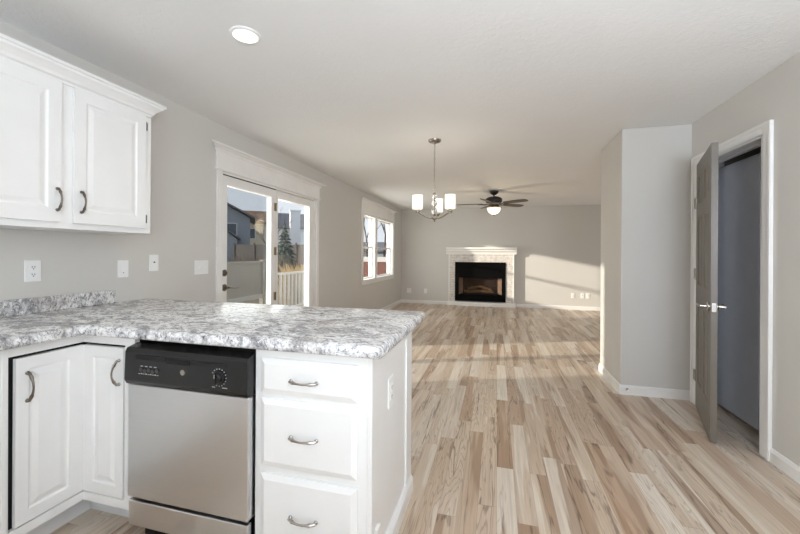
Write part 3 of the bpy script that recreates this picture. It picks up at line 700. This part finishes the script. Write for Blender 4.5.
# ------------------------------------------------------------------ fireplace
def fireplace():
    X0, X1, Yf = -1.19, 0.43, BK-0.10
    root = thing('fireplace', 'black gas fireplace in pale stacked stone with a white mantel', 'fireplace', (-0.38, BK, 0))
    OX0, OX1, OZ0, OZ1 = -1.005, 0.215, 0.125, 1.085
    st = MB().box(X0+0.05, OX0, Yf, BK-0.002, 0.10, 1.29).box(OX1, X1-0.05, Yf, BK-0.002, 0.10, 1.29).box(OX0, OX1, Yf, BK-0.002, OZ1, 1.29)
    build('stone_surround', st, M['stone'], root)
    for xa in (X0+0.022, X1-0.05): build('side_trim', MB().box(xa, xa+0.028, Yf-0.006, BK-0.002, 0.09, 1.29), M['whitefire'], root, 0.003)
    build('plinth', MB().box(X0-0.02, X1+0.02, Yf-0.02, BK-0.002, 0, 0.10), M['whitefire'], root, 0.006)
    mp = [(0.0,1.275),(0.014,1.275),(0.02,1.325),(0.05,1.36),(0.055,1.395),(0.09,1.408),(0.09,1.45),(0.0,1.45)]
    build('mantel_shelf', MB().extrude([(X0-0.035, Yf-p, z) for p, z in mp] + [(X0-0.035, BK-0.002, 1.45), (X0-0.035, BK-0.002, 1.275)], (X1-X0+0.07, 0, 0)), M['whitefire'], root, 0.003)
    fr = MB().box(OX0, OX0+0.09, Yf-0.014, Yf+0.03, OZ0, OZ1).box(OX1-0.09, OX1, Yf-0.014, Yf+0.03, OZ0, OZ1).box(OX0+0.09, OX1-0.09, Yf-0.014, Yf+0.03, 0.70, OZ1).box(OX0+0.09, OX1-0.09, Yf-0.014, Yf+0.03, OZ0, OZ0+0.16)
    for k in range(5): fr.box(OX0+0.12, OX1-0.12, Yf-0.018, Yf-0.012, 0.95+0.02*k, 0.958+0.02*k)
    ins = build('insert_frame', fr, M['blackmetal'], root, 0.003)
    I0, I1, J0, J1, D = OX0+0.09, OX1-0.09, OZ0+0.16, 0.70, BK+0.0
    yb = BK-0.006
    build('firebox', MB().add([(I0,Yf+0.03,J0),(I1,Yf+0.03,J0),(I1-0.1,yb,J0+0.02),(I0+0.1,yb,J0+0.02),(I0,Yf+0.03,J1),(I1,Yf+0.03,J1),(I1-0.1,yb,J1),(I0+0.1,yb,J1)], [(0,1,2,3),(2,3,7,6),(4,5,6,7)]), M['firedark'], root, fixn=False)  # back, floor and top in a darker brown than the side panels
    for a, b in ((I0, I0+0.1), (I1, I1-0.1)):
        build('side_panel', MB().add([(a,Yf+0.03,J0),(b,yb,J0+0.02),(b,yb,J1),(a,Yf+0.03,J1)], [(0,1,2,3)]), M['firebrick'], root, fixn=False)
    for (a, b, r) in (((-0.78,9.262,0.36),(-0.10,9.266,0.37),0.032), ((-0.70,9.250,0.42),(-0.46,9.258,0.46),0.030), ((-0.12,9.250,0.41),(-0.34,9.258,0.46),0.030), ((-0.52,9.246,0.47),(-0.28,9.250,0.48),0.024), ((-0.72,9.245,0.335),(-0.40,9.246,0.335),0.024), ((-0.36,9.245,0.335),(-0.06,9.246,0.34),0.024)):
        build('log', MB().tube([a, tuple((p+q)/2+0.006 for p, q in zip(a, b)), b], [r, r*1.08, r*0.9], 10), M['log'], root)
    build('grate', MB().box(-0.84, 0.05, 9.236, 9.272, 0.288, 0.306), M['dark'], root)
    build('fire_glass', MB().box(I0, I1, Yf+0.010, Yf+0.014, J0, J1), M['fireglass'], root)
fireplace()

# ------------------------------------------------------------------ outdoors
struct('ground', MB().box(-90, WL-TH, -20, 120, -0.6, -0.45), M['ground'], 'brown winter yard beyond the patio door', 'ground')
dk = MB()
for k in range(20): dk.box(-5.0+0.12*k, -5.0+0.12*k+0.112, 2.2, 9.2, -0.16, -0.12)
struct('deck', dk, M['deck'], 'grey board deck outside the patio door', 'deck')

rw = thing('deck_railing', 'white picket deck railing seen through the fixed patio door pane', 'railing', (-4.6, 7.0, -0.12))
build('top_rail', MB().box(-4.64, -4.56, 6.85, 9.1, 0.80, 0.845), M['picket'], rw)
build('bottom_rail', MB().box(-4.63, -4.57, 6.85, 9.1, 0.02, 0.06), M['picket'], rw)
for k in range(14): build('baluster', MB().box(-4.62, -4.58, 6.93+0.16*k, 6.985+0.16*k, 0.06, 0.80), M['picket'], rw)
build('post', MB().box(-4.65, -4.55, 6.80, 6.90, -0.12, 0.9), M['picket'], rw)

vf = thing('reflection_panel', 'added beige panel standing in for the wall reflection in the left patio door pane', 'fence', (-6.2, 7.0, -0.45))  # added; stands in for the inside wall and baseboard mirrored in the glass
build('panel', MB().box(-6.02, -5.99, 5.2, 8.4, 0.2, 1.03), M['reflbeige'], vf)
build('rail', MB().box(-6.03, -5.96, 5.2, 8.4, 0.1, 0.2), M['picket'], vf)
build('cap_rail', MB().box(-6.03, -5.96, 5.2, 8.4, 1.02, 1.07), M['reflbeige'], vf)
for y in (5.2, 6.8, 8.4): build('post', MB().box(-6.06, -5.95, y, y+0.1, -0.45, 1.10), M['reflbeige'], vf)

bf = thing('board_fence', 'grey board fence across the yard beyond the pickets', 'fence', (-17.0, 25, -0.45))
for k in range(2, 8):
    build('fence_panel', MB().box(-26.0+2.0*k, -24.05+2.0*k, 27.0, 27.06, -0.45, 2.0), M['oldfence'], bf)
    build('post', MB().box(-26.05+2.0*k, -25.93+2.0*k, 26.95, 27.05, -0.45, 2.15), M['oldfence'], bf)

def gable_house(name, label, x0, x1, y0, y1, ze, zr, wall, roof, ridge_x=True):
    root = thing(name, label, 'house', ((x0+x1)/2, (y0+y1)/2, -0.45))
    build('wall', MB().box(x0, x1, y0, y1, -0.45, ze), wall, root)
    xm, ym, e = (x0+x1)/2, (y0+y1)/2, 0.45
    r = MB()
    if ridge_x:
        r.extrude([(x0-e, y0-e, ze-0.1), (x0-e, ym, zr), (x0-e, y1+e, ze-0.1), (x0-e, y1+e, ze+0.05), (x0-e, ym, zr+0.18), (x0-e, y0-e, ze+0.05)], (x1-x0+2*e, 0, 0))
        g = MB().extrude([(x0+0.01, y0, ze-0.01), (x0+0.01, ym, zr), (x0+0.01, y1, ze-0.01)], (x1-x0-0.02, 0, 0))
    else:
        r.extrude([(x0-e, y0-e, ze-0.1), (xm, y0-e, zr), (x1+e, y0-e, ze-0.1), (x1+e, y0-e, ze+0.05), (xm, y0-e, zr+0.18), (x0-e, y0-e, ze+0.05)], (0, y1-y0+2*e, 0))
        g = MB().extrude([(x0, y0+0.01, ze-0.01), (xm, y0+0.01, zr), (x1, y0+0.01, ze-0.01)], (0, y1-y0-0.02, 0))
    build('gable', g, wall, root); build('roof', r, roof, root)
    return root
def hwin(root, face, a0, a1, z0, z1, at):
    """Window on the face x=at ('x', facing +x) or y=at ('y', facing -y)."""
    if face == 'y': f = MB().box(a0-0.1, a1+0.1, at-0.06, at-0.01, z0-0.1, z1+0.1); p = MB().box(a0, a1, at-0.08, at-0.05, z0, z1)
    else: f = MB().box(at+0.01, at+0.06, a0-0.1, a1+0.1, z0-0.1, z1+0.1); p = MB().box(at+0.05, at+0.08, a0, a1, z0, z1)
    w = build('window', f, M['picket'], root); build('pane', p, M['pane'], w)
TURN = math.radians(37)          # the houses across the yard stand square to the view from the door
h1 = gable_house('grey_house', 'slate-grey house with a dark roof seen through the left pane', -33.8, -23.8, 26.3, 33.3, 4.6, 7.4, M['grey_side'], M['roof'], False)
hwin(h1, 'y', -26.0, -25.0, 3.0, 4.0, 26.3)
build('porch_roof', MB().extrude([(-28.4, 25.0, 2.5), (-26.5, 25.0, 3.85), (-24.6, 25.0, 2.5), (-24.6, 25.0, 2.65), (-26.5, 25.0, 4.02), (-28.4, 25.0, 2.65)], (0, 1.3, 0)), M['roof'], h1)
build('porch', MB().box(-28.1, -24.9, 25.2, 26.3, -0.45, 2.55).extrude([(-28.1, 25.2, 2.55), (-26.5, 25.2, 3.8), (-24.9, 25.2, 2.55)], (0, 1.1, 0)), M['grey_side'], h1)
h2 = gable_house('tan_house', 'tan house with a brown roof between the other two houses', -35.6, -30.6, 39.9, 45.9, 5.2, 6.9, M['tan_side'], M['brown_roof'], True)
hwin(h2, 'y', -32.9, -32.0, 3.2, 4.4, 39.9)
h3 = gable_house('white_house', 'white house with a grey roof and a chimney seen through the right pane', -37.1, -31.1, 49.4, 57.4, 5.15, 7.7, M['white_side'], M['roof'], True)
build('chimney', MB().box(-33.4, -31.9, 48.5, 49.8, -0.45, 7.75).box(-33.5, -31.8, 48.4, 49.9, 7.75, 7.95), M['white_side'], h3)
for a in (-36.4, -34.6): hwin(h3, 'y', a, a+0.75, 3.3, 4.4, 49.4)
for h in (h1, h2, h3): h.rotation_euler = (0, 0, TURN)

def evergreen(x, y, z0, h, label):
    root = thing('evergreen_tree', label, 'tree', (x, y, z0))
    build('trunk', MB().tube([(x, y, z0), (x, y, z0+h*0.9)], [0.12, 0.03], 8), M['bark'], root)
    mb = MB(); rnd = random.Random(3)
    for k in range(15):
        t = k/14; zz = z0 + h*(0.12+0.86*t); R = 0.30*h*(1-t)**0.85 + 0.05; nb = max(6, int(13*(1-t))+5)
        for q in range(nb):
            a = 2*math.pi*(q+rnd.random()*0.7)/nb; L = R*(0.75+0.45*rnd.random()); u = Vector((math.cos(a), math.sin(a), 0)); w = Vector((-u.y, u.x, 0)); c = Vector((x, y, zz))
            wd = 0.13*L+0.07
            tip = c+u*L+Vector((0,0,-0.30*L)); m1 = c+u*L*0.55+Vector((0,0,-0.08*L))
            mb.add([c+Vector((0,0,0.08)), m1+w*wd, tip, m1-w*wd, m1+Vector((0,0,-0.10)), m1+Vector((0,0,0.10))], [(0,1,5),(1,2,5),(2,3,5),(3,0,5),(0,4,1),(1,4,2),(2,4,3),(3,4,0)])
    build('foliage', mb, M['needle'], root)
evergreen(-13.9, 22.0, -0.45, 3.75, 'dark evergreen tree in front of the white house')

def bare_tree(x, y, z0, h, label, seed, spread=0.5, group=None, depth=5):
    root = thing('bare_tree', label, 'tree', (x, y, z0), group); rnd = random.Random(seed)
    tr = MB(); br = MB()
    def grow(p, d, L, r, lv):
        q = p + d*L; mid = p + d*L*0.5 + Vector((rnd.uniform(-1,1), rnd.uniform(-1,1), 0))*L*0.06
        (tr if lv == 0 else br).tube([p, mid, q], [r, r*0.85, r*0.68], 5 if lv else 8)
        if lv >= depth: return
        for k in range(3 if lv < 3 else 2):
            n = (d + Vector((rnd.uniform(-1,1), rnd.uniform(-1,1), rnd.uniform(-0.2,0.6)))*spread*1.25).normalized()
            grow(q if k < 2 else mid, n, L*rnd.uniform(0.62,0.82), r*0.6, lv+1)
    grow(Vector((x, y, z0)), Vector((0.03, 0, 1)).normalized(), h*0.30, h*0.010, 0)
    build('trunk', tr, M['bark'], root); build('branches', br, M['bark'], root)
bare_tree(-20.0, 29.5, -0.45, 6.0, 'slender bare tree in front of the tan house', 11)
bare_tree(-8.1, 22.0, -0.45, 9.0, 'large bare tree seen through the far window, left sash', 5, 0.55)
bare_tree(-10.4, 33.5, -0.45, 12.0, 'bare tree seen through the far window, right sash', 8, 0.6)
def twig_bush(x, y, r, h, seed, label, mat, n=90, group=None, name='bush'):
    root = thing(name, label, 'bush', (x, y, -0.45), group); rnd = random.Random(seed); mb = MB()
    for k in range(n):
        a = rnd.uniform(0, 6.283); q = r*math.sqrt(rnd.random())*0.6; l = h*rnd.uniform(0.55, 1.0); o = Vector((math.cos(a), math.sin(a), 0))
        p = Vector((x, y, -0.45)) + o*q; e = p + o*rnd.uniform(0.1, 0.6)*r + Vector((rnd.uniform(-.2,.2)*r, rnd.uniform(-.2,.2)*r, l))
        mb.tube([p, (p+e)/2 + Vector((0,0,0.08*h)), e], [0.022, 0.016, 0.005], 4)
    build('stems', mb, mat, root)
twig_bush(-13.5, 18.5, 1.6, 1.75, 1, 'brown bare bush behind the beige panel', M['twig'], 220)
twig_bush(-9.7, 15.2, 1.3, 1.55, 2, 'brown bare bush nearer the middle of the left pane', M['twig'], 220)
twig_bush(-9.4, 20.6, 1.5, 1.3, 3, 'grey-brown bare bush behind the straw grass', M['twig'], 220)
twig_bush(-5.5, 9.35, 0.55, 1.35, 4, 'pale straw grass clump behind the pickets', M['straw'], 420, name='grass_clump')
twig_bush(-7.0, 12.4, 0.8, 1.35, 6, 'pale straw grass clump farther out in the yard', M['straw'], 420, name='grass_clump')

rf = thing('red_fence', 'red-brown board fence with a white cap outside the far window', 'fence', (-6.0, 18.0, -0.45))
for k in range(5):
    build('fence_panel', MB().box(-8.2+0.9*k, -7.33+0.9*k, 18.0, 18.05, -0.45, 0.86), M['redwood'], rf)
build('cap_board', MB().box(-8.25, -3.6, 17.95, 18.1, 0.86, 1.12), M['picket'], rf)
gs = gable_house('grey_shed', 'grey house beyond the red-brown fence', -21.0, -12.5, 42.0, 47.0, 1.6, 2.6, M['grey_side'], M['roof'], True)
